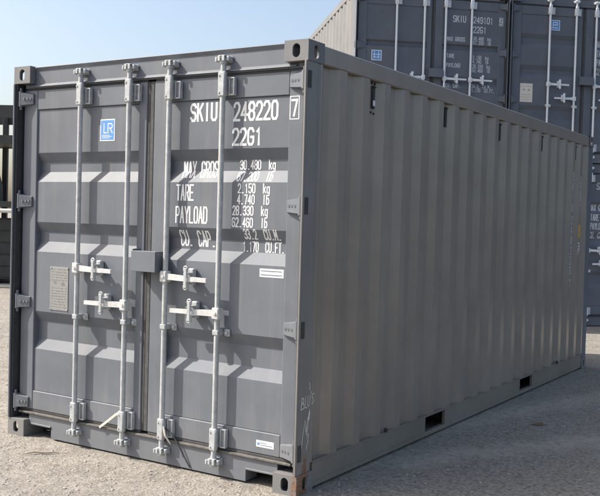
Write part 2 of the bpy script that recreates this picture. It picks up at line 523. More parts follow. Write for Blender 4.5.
def letter_mesh(name, strokes, w, mat, parent, place, breaks=(), solid=0.0006):
    """strokes in (u, v); place(u, v, lift) -> local point on the surface"""
    bm = bmesh.new()
    for k, st in enumerate(strokes):
        vs, fs = ribbon(st, w)
        lift = 0.0006 + 0.0002 * (k % 5)
        bv = [bm.verts.new((p.x, lift, p.y)) for p in vs]
        for f in fs:
            try:
                bm.faces.new([bv[i] for i in f])
            except ValueError:
                pass
    for z in breaks:
        bmesh.ops.bisect_plane(bm, geom=bm.verts[:] + bm.edges[:] + bm.faces[:], plane_co=(0, 0, z), plane_no=(0, 0, 1))
    for v in bm.verts:
        v.co = place(v.co.x, v.co.z, v.co.y)
    me = bpy.data.meshes.new(name)
    bm.to_mesh(me); bm.free()
    me.materials.append(mat)
    o = bpy.data.objects.new(name, me)
    C.objects.link(o)
    o.parent = parent
    return o

# ------------------------------------------------------------------ the container
CW, CL, CH = 2.438, 6.058, 2.591
YF, YR, YD = 0.040, 0.050, 0.088       # door frame face, raised panel, recessed panel
STD = [(0.325, 0), (0.620, 0), (0.690, 1), (0.815, 1), (0.885, 0), (1.303, 0), (1.375, 1), (1.440, 1), (1.510, 0),
       (1.790, 0), (1.860, 1), (1.925, 1), (1.992, 0), (2.288, 0)]
GRV = [(0.325, 0), (0.60, 0), (0.66, 1), (0.72, 1), (0.78, 0), (1.13, 0), (1.17, 1), (1.22, 1), (1.26, 0),
       (1.66, 0), (1.685, 1), (1.735, 1), (1.76, 0), (2.288, 0)]

def prof_y(prof, z):
    if z <= prof[0][0] or z >= prof[-1][0]:
        return YF
    for (a, fa), (b, fb) in zip(prof, prof[1:]):
        if a <= z <= b:
            t = fa + (fb - fa) * (z - a) / (b - a)
            return YR + (YD - YR) * t
    return YR

def casting(root, x0, y0, z0, mat, front, left, top):
    """hollow corner casting with slots in its outer end, side and top or bottom faces"""
    W_, D_, H_ = 0.162, 0.178, 0.118
    t = 0.013
    m = MB()
    x1, y1, z1 = x0 + W_, y0 + D_, z0 + H_
    X, Y, Z = Vector((1, 0, 0)), Vector((0, 1, 0)), Vector((0, 0, 1))
    # end face
    if front:
        m.holed((x0, y0, z0), X, Z, -Y, W_, H_, 0.051, 0.079, t, cx=W_ / 2 + (-0.012 if left else 0.012) * 0)
        m.box(x0 + t, x1 - t, y1 - t, y1 - 0.0006, z0 + t, z1 - t, 0.001)
    else:
        m.holed((x0, y1, z0), X, Z, Y, W_, H_, 0.051, 0.079, t)
        m.box(x0 + t, x1 - t, y0, y0 + t, z0 + t, z1 - t, 0.001)
    if left:
        m.holed((x0, y0, z0), Y, Z, -X, D_, H_, 0.051, 0.079, t)
        m.box(x1 - t, x1, y0 + 0.0006, y1, z0 + 0.0006, z1 - 0.0006, 0.0004)
    else:
        m.holed((x1, y0, z0), Y, Z, X, D_, H_, 0.051, 0.079, t)
        m.box(x0, x0 + t, y0 + 0.0006, y1, z0 + 0.0006, z1 - 0.0006, 0.0004)
    if top:
        m.holed((x0, y0, z1), X, Y, Z, W_, D_, 0.063, 0.124, t)
        m.box(x0 + 0.002, x1 - 0.002, y0 + 0.002, y1 - 0.002, z0, z0 + t, 0.001)
    else:
        m.holed((x0, y0, z0), X, Y, -Z, W_, D_, 0.063, 0.124, t)
        m.box(x0 + 0.002, x1 - 0.002, y0 + 0.002, y1 - 0.002, z1 - t, z1, 0.001)
    return m.build('corner_casting', mat, root)

def side_profile():
    """(y, inset) polyline of the corrugated side wall"""
    pts = [(0.150, 0.0)]
    y = 0.170
    while y + 0.21 < 5.90:
        pts += [(y, 0.0), (y + 0.068, 0.036), (y + 0.140, 0.036), (y + 0.208, 0.0)]
        y += 0.2885
    pts.append((5.905, 0.0))
    return pts

def sheet(m, line, t):
    """thick sheet from a closed list of (a, b) lower verts, upper verts"""
    n = len(line)
    vs = [p for q in line for p in q]
    k = len(line[0])
    f = []
    for i in range(n - 1):
        for j in range(k):
            f.append((i * k + j, i * k + (j + 1) % k, (i + 1) * k + (j + 1) % k, (i + 1) * k + j))
    f.append(tuple(range(k)))
    f.append(tuple((n - 1) * k + j for j in range(k)))
    m.add(vs, f)

def hinge(root, side, xe, z, mat):
    """blade hinge: tapered leaf on the door, knuckle and pin at the post"""
    s = 1 if side == 'R' else -1
    m = MB()
    xp = xe                       # pin axis
    tip = xp - s * 0.105
    poly = [(xp, z - 0.050), (xp, z + 0.050), (tip, z + 0.034), (tip, z - 0.040)]
    n = 4
    yb = YF - 0.001
    vs = [(poly[0][0], yb, poly[0][1]), (poly[1][0], yb, poly[1][1]), (poly[2][0], yb, poly[2][1]), (poly[3][0], yb, poly[3][1]),
          (poly[0][0], -0.004, poly[0][1] + 0.006), (poly[1][0], -0.004, poly[1][1] - 0.006), (poly[2][0], yb - 0.012, poly[2][1] - 0.005), (poly[3][0], yb - 0.012, poly[3][1] + 0.005)]
    f = [(0, 1, 2, 3), (4, 5, 6, 7), (0, 1, 5, 4), (1, 2, 6, 5), (2, 3, 7, 6), (3, 0, 4, 7)]
    m.add(vs, f)
    for k in (0.035, 0.062, 0.085):
        yy = -0.004 + (yb - 0.012 + 0.004) * (k / 0.105)
        m.tube([(xp - s * k, yy + 0.006, z), (xp - s * k, yy - 0.004, z)], 0.008, 8)
    m.tube([(xp + s * 0.002, 0.012, z - 0.052), (xp + s * 0.002, 0.012, z + 0.052)], 0.017, 12)
    m.tube([(xp + s * 0.002, 0.012, z - 0.075), (xp + s * 0.002, 0.012, z + 0.075)], 0.009, 10)
    return m.build('hinge', mat, root, True)

def lock_rod(door, root, x, zn, rod_mat, ends=True):
    yr = 0.004
    MB().tube([(x, yr, 0.085), (x, yr, 2.535)], 0.0168, 14).build('lock_rod', rod_mat, door, True)
    for z0, z1, p0, p1 in ((2.296, 2.448, 2.306, 2.412), (0.168, 0.306, 0.190, 0.304)):
        m = MB()
        m.box(x - 0.027, x + 0.027, -0.018, 0.012, z0, z1, 0.008)
        m.box(x - 0.024, x + 0.024, 0.012, YF, p0, p1, 0.002)
        m.box(x + 0.024, x + 0.078, YF - 0.012, YF - 0.001, p0, p1, 0.003)
        m.box(x + 0.036, x + 0.042, YF - 0.030, YF - 0.012, p0, p1, 0.002)
        m.box(x + 0.072, x + 0.078, YF - 0.030, YF - 0.012, p0, p1, 0.002)
        m.box(x + 0.042, x + 0.072, YF - 0.028, YF - 0.012, p1 - 0.007, p1, 0.001)
        m.box(x + 0.042, x + 0.072, YF - 0.028, YF - 0.012, p0, p0 + 0.007, 0.001)
        for zz in (z0 + 0.025, z1 - 0.025):
            m.tube([(x - 0.014, -0.014, zz), (x - 0.014, -0.022, zz)], 0.006, 8)
        m.build('rod_guide', zn, door, True)
    # small clamp half way
    m = MB()
    m.box(x - 0.022, x + 0.022, -0.016, YR - 0.001, 0.868, 0.900, 0.004)
    m.box(x + 0.030, x + 0.070, YF - 0.004, YR - 0.001, 0.862, 0.906, 0.004)
    m.tube([(x + 0.050, YF - 0.003, 0.884), (x + 0.050, YF - 0.014, 0.884)], 0.012, 8)
    m.build('rod_clamp', zn, door, True)
    for zc, dr in ((2.520, 1), (0.100, -1)):
        m = MB()                                  # cam on the rod end
        m.tube([(x, yr, zc - 0.028), (x, yr, zc + 0.016)], 0.021, 12)
        m.box(x - 0.036, x + 0.024, -0.018, 0.012, zc - 0.008, zc + 0.011, 0.004)
        m.box(x - 0.046, x - 0.030, -0.024, 0.006, zc - 0.018, zc + 0.012, 0.004)
        m.build('locking_cam', zn, door, True)
        k = MB()                                  # keeper welded to header / sill
        k.box(x - 0.048, x + 0.046, YF - 0.009, YF - 0.0045, zc - 0.018, zc + 0.022, 0.002)
        k.box(x + 0.026, x + 0.048, -0.010, YF - 0.009, zc - 0.012, zc + 0.016, 0.004)
        k.box(x - 0.024, x - 0.006, -0.026, -0.021, zc - 0.014, zc + 0.018, 0.002)
        k.box(x + 0.008, x + 0.026, -0.026, -0.021, zc - 0.014, zc + 0.018, 0.002)
        k.box(x - 0.024, x + 0.026, -0.021, YF - 0.009, zc + 0.0165, zc + 0.022, 0.002)
        k.build('cam_keeper', zn, root, True)

def handle(door, x, z, d, L, hm, zn, catch=0.20):
    """swing handle: hub on the rod at x, bar pointing d (+1 right, -1 left)"""
    m = MB()
    m.box(x - 0.026, x + 0.026, -0.024, 0.030, z - 0.036, z + 0.034, 0.006)
    m.tube([(x, -0.020, z), (x, -0.030, z)], 0.010, 10)
    x1 = x + d * L
    pts = [(x + d * 0.026, -0.006, z), (x + d * L * 0.45, -0.012, z - 0.004), (x + d * L * 0.62, -0.020, z - 0.004), (x1, -0.022, z - 0.006)]
    hh = [0.019, 0.017, 0.014, 0.013]
    vs = []; f = []
    for (px, py, pz), h in zip(pts, hh):
        vs += [(px, py - 0.008, pz - h), (px, py + 0.008, pz - h), (px, py + 0.008, pz + h), (px, py - 0.008, pz + h)]
    for i in range(3):
        for j in range(4):
            f.append((i * 4 + j, i * 4 + (j + 1) % 4, i * 4 + 4 + (j + 1) % 4, i * 4 + 4 + j))
    f += [(0, 1, 2, 3), (12, 13, 14, 15)]
    m.add(vs, f)
    m.build('handle', hm, door)
    xc = x + d * catch
    k = MB()
    # catch and hasp: an oblong plate with ears above and below
    k.box(xc - 0.020, xc + 0.024, 0.014, YR - 0.001, z - 0.045, z + 0.058, 0.006)
    k.box(xc - 0.017, xc + 0.021, -0.036, 0.014, z + 0.020, z + 0.034, 0.004)
    k.box(xc - 0.017, xc + 0.021, -0.036, 0.014, z - 0.040, z - 0.027, 0.004)
    for sgn, e in ((1, 0.056), (-1, -0.054)):
        ring = [(xc + 0.002 + 0.014 * math.cos(a), -0.032, z + e + 0.017 * math.sin(a)) for a in [2 * math.pi * i / 12 for i in range(13)]]
        k.tube(ring, 0.0060, 6, cap=False)
    k.box(xc - 0.010, xc + 0.014, -0.041, -0.034, z - 0.062, z + 0.062, 0.003)
    k.build('handle_catch', zn, door)

def door_leaf(root, side, prof, mat):
    if side == 'L':
        a0, a1, b0, b1 = 0.064, 0.200, 1.145, 1.214
    else:
        a0, a1, b0, b1 = 1.272, 1.396, 2.293, 2.412
    m = MB()
    m.box(a0, a1, YF, 0.095, 0.190, 2.428, 0.005)
    m.box(b0, b1, YF, 0.095, 0.190, 2.428, 0.005)
    m.box(a1 + 0.0005, b0 - 0.0005, YF + 0.0012, 0.094, 2.291, 2.427, 0.004)
    m.box(a1 + 0.0005, b0 - 0.0005, YF + 0.0012, 0.094, 0.191, 0.322, 0.004)
    # corrugated panel
    line = []
    for z, f in prof:
        y = YR + (YD - YR) * f
        line.append([(a1 - 0.004, y, z), (b0 + 0.004, y, z), (b0 + 0.004, y + 0.012, z), (a1 - 0.004, y + 0.012, z)])
    sheet(m, line, 0.002)
    return m.build('door', mat, root)

def flat_patch(name, x0, x1, z0, z1, y, t, mat, parent):
    return MB().box(x0, x1, y - t, y, z0, z1, 0.0006).build(name, mat, parent)

def container(loc, rz, label, style):
    """style: dict(paint, side, rod, white, prof, text, handles, ...)"""
    P_, Sd, Zn = style['paint'], style['side'], style['zinc']
    root = empty('shipping_container', loc, rz)
    tag(root, label, 'shipping container')
    # castings
    for top in (0, 1):
        for left in (0, 1):
            for front in (0, 1):
                mt = M['fitting'] if style.get('rust') else P_
                if style.get('rust') and front and not left and not top:
                    mt = M['grey_rust']
                casting(root, 0.0 if left else CW - 0.162, 0.0 if front else CL - 0.178, (CH - 0.118) if top else 0.0, mt, front, left, top)
    # door-end posts with J-bars, and rear posts
    zs, ze = 0.119, CH - 0.119
    for left in (1, 0):
        sx = (lambda x: x) if left else (lambda x: CW - x)
        m = MB()
        a, b = sorted((sx(0.003), sx(0.060)))
        m.box(a, b, 0.120, 0.150, zs, ze, 0.004)
        a, b = sorted((sx(0.0035), sx(0.012)))
        m.box(a, b, 0.0045, 0.1195, zs, ze, 0.001)
        a, b = sorted((sx(0.003), sx(0.017)))
        m.box(a, b, -0.010, 0.004, zs, ze, 0.003)
        m.build('corner_post', M['post_rust'] if style.get('rust') and not left else P_, root)
        a, b = sorted((sx(0.0125), sx(0.030)))
        MB().box(a, b, 0.006, 0.098, zs, ze, 0.002).build('post_seal', M['seal'], root)
        m = MB()
        a, b = sorted((sx(0.003), sx(0.110)))
        m.box(a, b, CL - 0.15, CL - 0.004, zs, ze, 0.006)
        m.build('corner_post', M['blue_grey'], root)
        # top side rail
        a, b = sorted((sx(0.003), sx(0.066)))
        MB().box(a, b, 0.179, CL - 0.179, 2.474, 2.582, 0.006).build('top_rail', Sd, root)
        # bottom side rail with fork pockets
        m = MB()
        ys = [0.179, 1.750, 2.105, 3.825, 4.180, CL - 0.179]
        xi = sorted((sx(0.003), sx(0.030)))
        for i in (0, 2, 4):
            m.box(xi[0], xi[1], ys[i], ys[i + 1], 0.046, 0.1575, 0.003)
        x2 = sorted((sx(0.006), sx(0.050)))
        m.box(x2[0], x2[1], 0.179, CL - 0.179, 0.1580, 0.1660, 0.001)
        x2 = sorted((sx(0.0025), sx(0.0058)))
        m.box(x2[0], x2[1], 0.179, CL - 0.179, 0.1580, 0.171, 0.001)
        x3 = sorted((sx(0.004), sx(0.045)))
        m.box(x3[0], x3[1], 0.179, CL - 0.179, 0.016, 0.046, 0.003)
        m.build('bottom_rail', M['rail'] if style.get('rust') else Sd, root)
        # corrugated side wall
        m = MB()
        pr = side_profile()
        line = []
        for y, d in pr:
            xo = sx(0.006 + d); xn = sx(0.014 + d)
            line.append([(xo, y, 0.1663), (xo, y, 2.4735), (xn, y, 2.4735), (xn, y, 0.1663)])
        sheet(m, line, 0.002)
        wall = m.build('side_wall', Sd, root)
        # vents high in the recesses
        for k, kk in enumerate((2, 6, 10, 14, 18)):
            yc = 0.170 + 0.2885 * kk + 0.104
            xs = sx(0.042)
            o = -1 if left else 1
            a, b = sorted((xs + o * 0.0005, xs + o * 0.012))
            m = MB()
            m.box(a, b, yc - 0.020, yc + 0.016, 2.300, 2.448, 0.004)
            a, b = sorted((xs + o * 0.012, xs + o * 0.020))
            m.box(a, b, yc - 0.018, yc + 0.014, 2.432, 2.444, 0.002)
            v = m.build('vent', M['vent'], root)
            if k == 0 and not left and style.get('text') == 'main':
                MB().box(xs + 0.013, xs + 0.022, yc - 0.022, yc + 0.002, 2.315, 2.352, 0.005).build('vent_plug', M['sticker_white'], v)
                for dy, dz in ((-0.020, 2.462), (0.022, 2.460), (-0.020, 2.276), (0.016, 2.270)):
                    MB().tube([(xs + 0.0005, yc + dy, dz), (xs + 0.006, yc + dy, dz)], 0.007, 8).build('rivet', M['black'], v)
    # rear wall
    m = MB()
    line = []
    x = 0.111
    while x < CW - 0.111 - 0.25:
        for dx, d in ((0, 0), (0.08, 0), (0.125, 0.04), (0.205, 0.04), (0.25, 0)):
            line.append((x + dx, d))
        x += 0.25
    line = [p for i, p in enumerate(line) if i == 0 or p != line[i - 1]]
    line.append((CW - 0.111, 0))
    sheet(m, [[(x, CL - 0.02 - d, 0.16), (x, CL - 0.02 - d, 2.48), (x, CL - 0.035 - d, 2.48), (x, CL - 0.035 - d, 0.16)] for x, d in line], 0.002)
    m.build('end_wall', P_, root)
    m = MB()
    m.box(0.163, CW - 0.163, CL - 0.10, CL - 0.006, 2.481, 2.580, 0.004)
    m.build('end_header', P_, root)
    MB().box(0.163, CW - 0.163, CL - 0.10, CL - 0.006, 0.014, 0.159, 0.004).build('end_sill', P_, root)
    # roof: shallow cross corrugations
    m = MB()
    line = []
    y = 0.142
    while y < CL - 0.35:
        for dy, d in ((0, 0), (0.09, 0), (0.11, 0.02), (0.20, 0.02), (0.22, 0)):
            line.append((y + dy, d))
        y += 0.22
    line = [p for i, p in enumerate(line) if i == 0 or p != line[i - 1]]
    line.append((CL - 0.101, 0))
    sheet(m, [[(0.067, y, 2.574 - d), (CW - 0.067, y, 2.574 - d), (CW - 0.067, y, 2.571 - d), (0.067, y, 2.571 - d)] for y, d in line], 0.002)
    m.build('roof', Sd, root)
    # floor and cross members
    m = MB()
    m.box(0.052, CW - 0.052, 0.18, CL - 0.11, 0.150, 0.170, 0.001)
    y = 0.40
    while y < CL - 0.3:
        if not (1.70 < y < 2.15 or 3.78 < y < 4.22):
            m.box(0.053, CW - 0.053, y, y + 0.045, 0.045, 0.1495, 0.001)
        y += 0.31
    m.build('floor', M['under'], root)
    # header with rain gutter
    m = MB()
    m.box(0.163, CW - 0.163, YF, 0.140, 2.442, 2.583, 0.004)
    m.box(0.061, 0.163, YF + 0.001, 0.139, 2.442, 2.472, 0.002)
    m.box(CW - 0.163, CW - 0.061, YF + 0.001, 0.139, 2.442, 2.472, 0.002)
    m.prism([(YF - 0.0005, 2.560), (YF - 0.014, 2.582), (YF - 0.011, 2.586), (YF - 0.0005, 2.582)], 'x', 0.163, CW - 0.163)
    m.prism([(YF - 0.0005, 2.469), (0.024, 2.456), (0.022, 2.450), (YF - 0.0005, 2.452)], 'x', 0.100, CW - 0.100)
    m.build('header', P_, root)
    # sill with the two lifting notches
    m = MB()
    poly = [(0.163, 0.092), (0.388, 0.092), (0.388, 0.013), (2.050, 0.013), (2.050, 0.092), (CW - 0.163, 0.092), (CW - 0.163, 0.156), (0.163, 0.156)]
    m.prism(poly, 'y', YF - 0.004, 0.048)
    m.box(0.172, CW - 0.172, 0.049, 0.155, 0.094, 0.156, 0.001)
    m.box(0.388, 0.396, 0.049, 0.155, 0.014, 0.093, 0.001)
    m.box(2.042, 2.050, 0.049, 0.155, 0.014, 0.093, 0.001)
    m.box(0.30 - 0.11, 0.388, YF - 0.012, YF - 0.004, 0.084, 0.096, 0.002)
    m.box(2.050, CW - 0.180, YF - 0.012, YF - 0.004, 0.084, 0.096, 0.002)
    m.box(0.390, 2.048, 0.049, 0.060, 0.014, 0.093, 0.001)
    m.build('door_sill', P_, root)
    MB().box(0.064, CW - 0.064, 0.022, 0.100, 0.1565, 0.172, 0.004).build('threshold_strip', M['dusty'] if style.get('text') == 'main' else M['rubber'], root)
    # doors
    prof = style['prof']
    dl = door_leaf(root, 'L', prof, P_)
    dr = door_leaf(root, 'R', prof, P_)
    g = MB()
    g.box(1.2145, 1.238, 0.046, 0.085, 0.190, 2.428, 0.004)
    g.box(0.066, 1.212, 0.050, 0.085, 2.4285, 2.441, 0.002)
    g.box(0.066, 1.212, 0.044, 0.085, 0.1725, 0.1895, 0.003)
    g.build('gasket', M['rubber'], dl)
    g = MB()
    g.box(1.2385, 1.2715, 0.042, 0.085, 0.190, 2.428, 0.004)
    g.box(1.274, 2.372, 0.050, 0.085, 2.4285, 2.441, 0.002)
    g.box(1.274, 2.372, 0.044, 0.085, 0.1725, 0.1895, 0.003)
    g.build('gasket', M['seam'], dr)
    for z in (2.368, 1.654, 0.948, 0.240):
        hinge(dl, 'L', 0.063, z, P_)
        hinge(dr, 'R', CW - 0.030, z, P_)
        for xs in (0.0022, CW - 0.0022):
            o = -1 if xs < 1 else 1
            a, b = sorted((xs, xs + o * 0.003))
            MB().box(a, b, 0.010, 0.044, z - 0.046, z + 0.050, 0.001).build('hinge_slot_shade', M['rubber'], root)  # flat dark plate; the shade inside the slot is put into its colour
    for k, x in enumerate((0.655, 1.092, 1.428, 1.842)):
        lock_rod(dl if k < 2 else dr, root, x, Zn, style['rod'])
    for k, z, d in style['handles']:
        x = (0.655, 1.092, 1.428, 1.842)[k]
        handle(dl if k < 2 else dr, x, z, d, 0.335 if k < 2 else 0.345, style['handle_mat'], Zn, 0.18 if k < 2 else 0.19)
    # lock box over the joint
    m = MB()
    x0, x1, y0, z0, z1 = 1.186, 1.388, -0.050, 1.222, 1.352
    m.box(x0, x1, y0, y0 + 0.006, z0, z1, 0.002)
    m.box(x0, x0 + 0.006, y0 + 0.0065, YF - 0.002, z0 + 0.001, z1 - 0.007, 0.001)
    m.box(x1 - 0.006, x1, y0 + 0.0065, YF - 0.002, z0 + 0.001, z1 - 0.007, 0.001)
    m.box(x0 + 0.0005, x1 - 0.0005, y0 + 0.0065, YF - 0.002, z1 - 0.0065, z1 - 0.0005, 0.001)
    m.box(x0 + 0.012, x1 - 0.012, -0.005, 0.020, z0 + 0.055, z1 - 0.03, 0.003)
    lb = m.build('lock_box', P_, dr)
    m = MB()
    m.box(1.135, 1.176, YF - 0.008, YF - 0.001, z0 - 0.002, z1 + 0.010, 0.002)
    m.box(1.176, 1.183, -0.030, YF - 0.001, z0 - 0.002, z1 + 0.010, 0.002)
    m.build('lock_box_flange', P_, dl)

    # ---- writing
    Wm = style['white']
    brk = [z for z, _ in prof]
    def on_door(u, v, lift):
        return Vector((u, prof_y(prof, v) - lift, v))
    def write(text, x, z, h, pitch, w, door, name='lettering', wr=0.68):
        i = 0
        for word in text.split(' '):
            if word:
                letter_mesh(name, glyph_strokes(word, x + i * pitch, z, h, pitch, wr), w, Wm, door, on_door, brk)
            i += len(word) + 1
    if style['text'] == 'main':
        write('SKIU', 1.566, 2.168, 0.100, 0.0535, 0.0145, dr)
        write('248220', 1.897, 2.160, 0.102, 0.0545, 0.0145, dr)
        letter_mesh('lettering', glyph_strokes('7', 2.314, 2.172, 0.088, 0.050), 0.0125, Wm, dr, lambda u, v, l: Vector((u, YF - l, v)))
        b = [(2.301, 2.152), (2.361, 2.152), (2.361, 2.281), (2.301, 2.281), (2.301, 2.152)]
        letter_mesh('lettering', [b], 0.005, Wm, dr, lambda u, v, l: Vector((u, YF - l, v)))
        write('22G1', 1.893, 2.014, 0.094, 0.0555, 0.0145, dr)
        write('MAX GROSS', 1.494, 1.822, 0.096, 0.0345, 0.0098, dr)
        write('TARE', 1.468, 1.680, 0.092, 0.0350, 0.0102, dr)
        write('PAYLOAD', 1.464, 1.540, 0.096, 0.0366, 0.0102, dr)
        write('CU. CAP.', 1.482, 1.398, 0.090, 0.0350, 0.0096, dr)
        for t, x, z in (('30.480  kg', 1.925, 1.868), ('67.200  lb', 1.922, 1.798), ('2.150  kg', 1.940, 1.726),
                        ('4.740  lb', 1.937, 1.660), ('28.330  kg', 1.904, 1.594), ('62.460  lb', 1.902, 1.523)):
            write(t, x, z + 0.002, 0.052, 0.0262, 0.0072, dr, wr=0.68)
        write('33.2  CU.M.', 1.982, 1.455, 0.054, 0.0242, 0.0072, dr, wr=0.68)
        write('1.170  CU.FT.', 1.962, 1.380, 0.056, 0.0232, 0.0072, dr, wr=0.68)
        # blue classification sticker
        s = flat_patch('sticker', 0.796, 0.928, 2.060, 2.204, YR - 0.0003, 0.001, M['sticker_white'], dl)
        s2 = MB().box(0.803, 0.921, YR - 0.0020, YR - 0.0015, 2.067, 2.197, 0.0002).build('sticker_print', M['sticker_blue'], dl)
        pl = lambda u, v, l: Vector((u, YR - 0.0016 - l, v))
        letter_mesh('lettering', glyph_strokes('R', 0.868, 2.114, 0.060, 0.05, 0.75) + [[(0.832, 2.175), (0.832, 2.114)], [(0.832, 2.114), (0.856, 2.114)]], 0.007, M['sticker_white'], dl, pl)
        letter_mesh('sticker_text', [[(0.815, 2.098 - i * 0.009), (0.880 + 0.02 * (i % 2), 2.098 - i * 0.009)] for i in range(3)], 0.003, M['sticker_white'], dl, pl)
        # grey data plate
        s = flat_patch('data_plate', 0.350, 0.526, 0.905, 1.204, YR - 0.0003, 0.003, M['alu'], dl)
        pl = lambda u, v, l: Vector((u, YR - 0.0034 - l, v))
        rows = []
        rr = random.Random(3)
        for i in range(15):
            z = 1.188 - i * 0.0185
            if i == 5 or i == 6:
                continue
            x = 0.362
            while x < 0.505:
                L = rr.uniform(0.008, 0.035)
                rows.append([(x, z), (min(x + L, 0.512), z)])
                x += L + rr.uniform(0.006, 0.02)
        letter_mesh('plate_text', rows, 0.0032, M['ink_soft'], dl, pl)
        letter_mesh('plate_mark', [[(0.386, 1.098), (0.402, 1.104), (0.410, 1.092), (0.396, 1.088)], [(0.462, 1.090), (0.480, 1.100), (0.492, 1.088), (0.472, 1.082)]], 0.008, M['ink_soft'], dl, pl)
        for x, z in ((0.358, 0.912), (0.518, 0.912), (0.358, 1.197), (0.518, 1.197)):
            MB().tube([(x, YR - 0.002, z), (x, YR - 0.007, z)], 0.005, 8).build('rivet', M['zinc'], dl)
        # two small white notices on the right door
        flat_patch('notice_label', 2.112, 2.282, 1.234, 1.284, YR - 0.0003, 0.001, M['sticker_white'], dr)
        rr = random.Random(5)
        pl = lambda u, v, l: Vector((u, YR - 0.0012 - l, v))
        rows = []
        for z in (1.271, 1.248):
            x = 2.122
            while x < 2.265:
                L = rr.uniform(0.006, 0.016); rows.append([(x, z), (x + L, z)]); x += L + 0.006
        letter_mesh('label_text', rows, 0.006, M['ink'], dr, pl)
        flat_patch('notice_label', 2.126, 2.252, 0.232, 0.272, YF + 0.0009, 0.001, M['sticker_white'], dr)
        pl = lambda u, v, l: Vector((u, YF - 0.0003 - l, v))
        letter_mesh('label_mark', [[(2.136, 0.257), (2.148, 0.246)], [(2.136, 0.246), (2.148, 0.257)]], 0.006, M['sticker_blue'], dr, pl)
        letter_mesh('label_text', [[(2.158, 0.258), (2.196, 0.258)], [(2.158, 0.246), (2.238, 0.246)]], 0.004, M['ink'], dr, pl)
        # side wall writing near the far end
        pl = lambda u, v, l: Vector((CW - 0.006 + l, u, v))
        st = []
        for i, ch in enumerate('SKIU2482207'):
            zz = 2.070 - i * 0.107 - (0.03 if i > 3 else 0) - (0.03 if i > 9 else 0)
            st += glyph_strokes(ch, 5.304, zz, 0.078, 0.046, 0.75)
        letter_mesh('lettering', st, 0.0085, M['white'], root, pl)
        st = []
        for i, ch in enumerate('22G1'):
            st += glyph_strokes(ch, 5.594, 2.05 - i * 0.092, 0.070, 0.042, 0.75)
        letter_mesh('lettering', st, 0.0085, M['white'], root, pl)
        MB().box(CW - 0.0058, CW - 0.0048, 5.578, 5.648, 1.462, 1.606, 0.0003).build('sticker', M['orange'], root)
        letter_mesh('sticker_text', [[(5.590, 1.595 - i * 0.024), (5.630, 1.588 - i * 0.024)] for i in range(6)], 0.004, M['ink'], root, lambda u, v, l: Vector((CW - 0.0047 + l, u, v)))
        letter_mesh('painted_mark', [[(5.590, 1.405), (5.640, 1.405), (5.640, 1.34), (5.600, 1.34)], [(5.596, 1.372), (5.638, 1.372)], [(5.586, 1.33), (5.586, 1.285)], [(5.640, 1.34), (5.620, 1.31)]], 0.013, M['white'], root, pl)
        # chalk scrawl low on the corner post
        pl = lambda u, v, l: Vector((CW - 0.003 + l, u, v)) if u < 0.148 else Vector((CW - 0.006 + l, u, v))
        st = [[(0.032, 0.495), (0.042, 0.560), (0.058, 0.556), (0.060, 0.535), (0.043, 0.528)], [(0.043, 0.528), (0.064, 0.522), (0.062, 0.500), (0.034, 0.494)],
              [(0.078, 0.562), (0.074, 0.500), (0.096, 0.500)], [(0.103, 0.560), (0.102, 0.512), (0.114, 0.502), (0.124, 0.520), (0.128, 0.566)],
              [(0.134, 0.59), (0.138, 0.575)], [(0.176, 0.566), (0.160, 0.570), (0.154, 0.552), (0.168, 0.538), (0.170, 0.520), (0.154, 0.510)],
              [(0.118, 0.640), (0.124, 0.615), (0.120, 0.600)], [(0.122, 0.485), (0.128, 0.450), (0.116, 0.415)],
              [(0.040, 0.22), (0.046, 0.27), (0.056, 0.33), (0.070, 0.39), (0.078, 0.43), (0.086, 0.39), (0.094, 0.345)],
              [(0.094, 0.345), (0.100, 0.40), (0.110, 0.44)], [(0.112, 0.405), (0.104, 0.355), (0.110, 0.310), (0.102, 0.255)],
              [(0.032, 0.225), (0.038, 0.200)], [(0.120, 0.345), (0.116, 0.315)]]
        letter_mesh('chalk_scrawl', st, 0.0058, M['chalk'], root, pl)
        st = [[(0.108, 0.33), (0.113, 0.30)], [(0.120, 0.43), (0.124, 0.465)]]
        letter_mesh('chalk_smear', st, 0.014, M['chalk'], root, pl)
        # seals: pale straps at two rods and a loose dark cable
        m = MB()
        st = [(1.075, 0.300), (1.02, 0.268), (0.95, 0.215), (0.880, 0.166)]
        vs, fs = [], []
        for x, z in st:
            vs += [(x - 0.004, 0.012, z + 0.007), (x + 0.004, 0.012, z - 0.007), (x + 0.004, 0.018, z - 0.007), (x - 0.004, 0.018, z + 0.007)]
        for i in range(len(st) - 1):
            for j in range(4):
                fs.append((i * 4 + j, i * 4 + (j + 1) % 4, i * 4 + 4 + (j + 1) % 4, i * 4 + 4 + j))
        fs += [(0, 1, 2, 3), (12, 13, 14, 15)]
        m.add(vs, fs)
        m.build('seal_strap', M['strap'], dl)
        m = MB()
        m.tube([(1.455, -0.012, 0.262), (1.475, -0.016, 0.205), (1.505, 0.000, 0.155)], [0.006, 0.007, 0.004], 6)
        m.build('seal_strap', M['strap'], dr)
        m = MB()
        m.tube([(1.452, 0.004, 0.245), (1.50, 0.010, 0.225), (1.545, 0.014, 0.170), (1.590, 0.020, 0.100), (1.640, 0.030, 0.022)], 0.0042, 6)
        m.build('seal_cable', M['cable'], dr)
        for y in (1.10, 4.95):
            m = MB()
            m.tube([(CW - 0.006, y, 0.185), (CW + 0.012, y, 0.185)], 0.014, 8)
            m.box(CW - 0.006, CW + 0.006, y - 0.012, y + 0.012, 0.1705, 0.200, 0.002)
            m.build('lashing_bolt', M['under'], root)
    elif style['text'] == 'grooved':
        s_ = 0.8
        write('SKIU', 1.560, 2.100, 0.092, 0.0535, 0.013, dr)
        write('249101', 1.884, 2.098, 0.092, 0.0545, 0.013, dr)
        letter_mesh('lettering', glyph_strokes('9', 2.308, 2.092, 0.092, 0.050), 0.013, Wm, dr, lambda u, v, l: Vector((u, YF - l, v)))
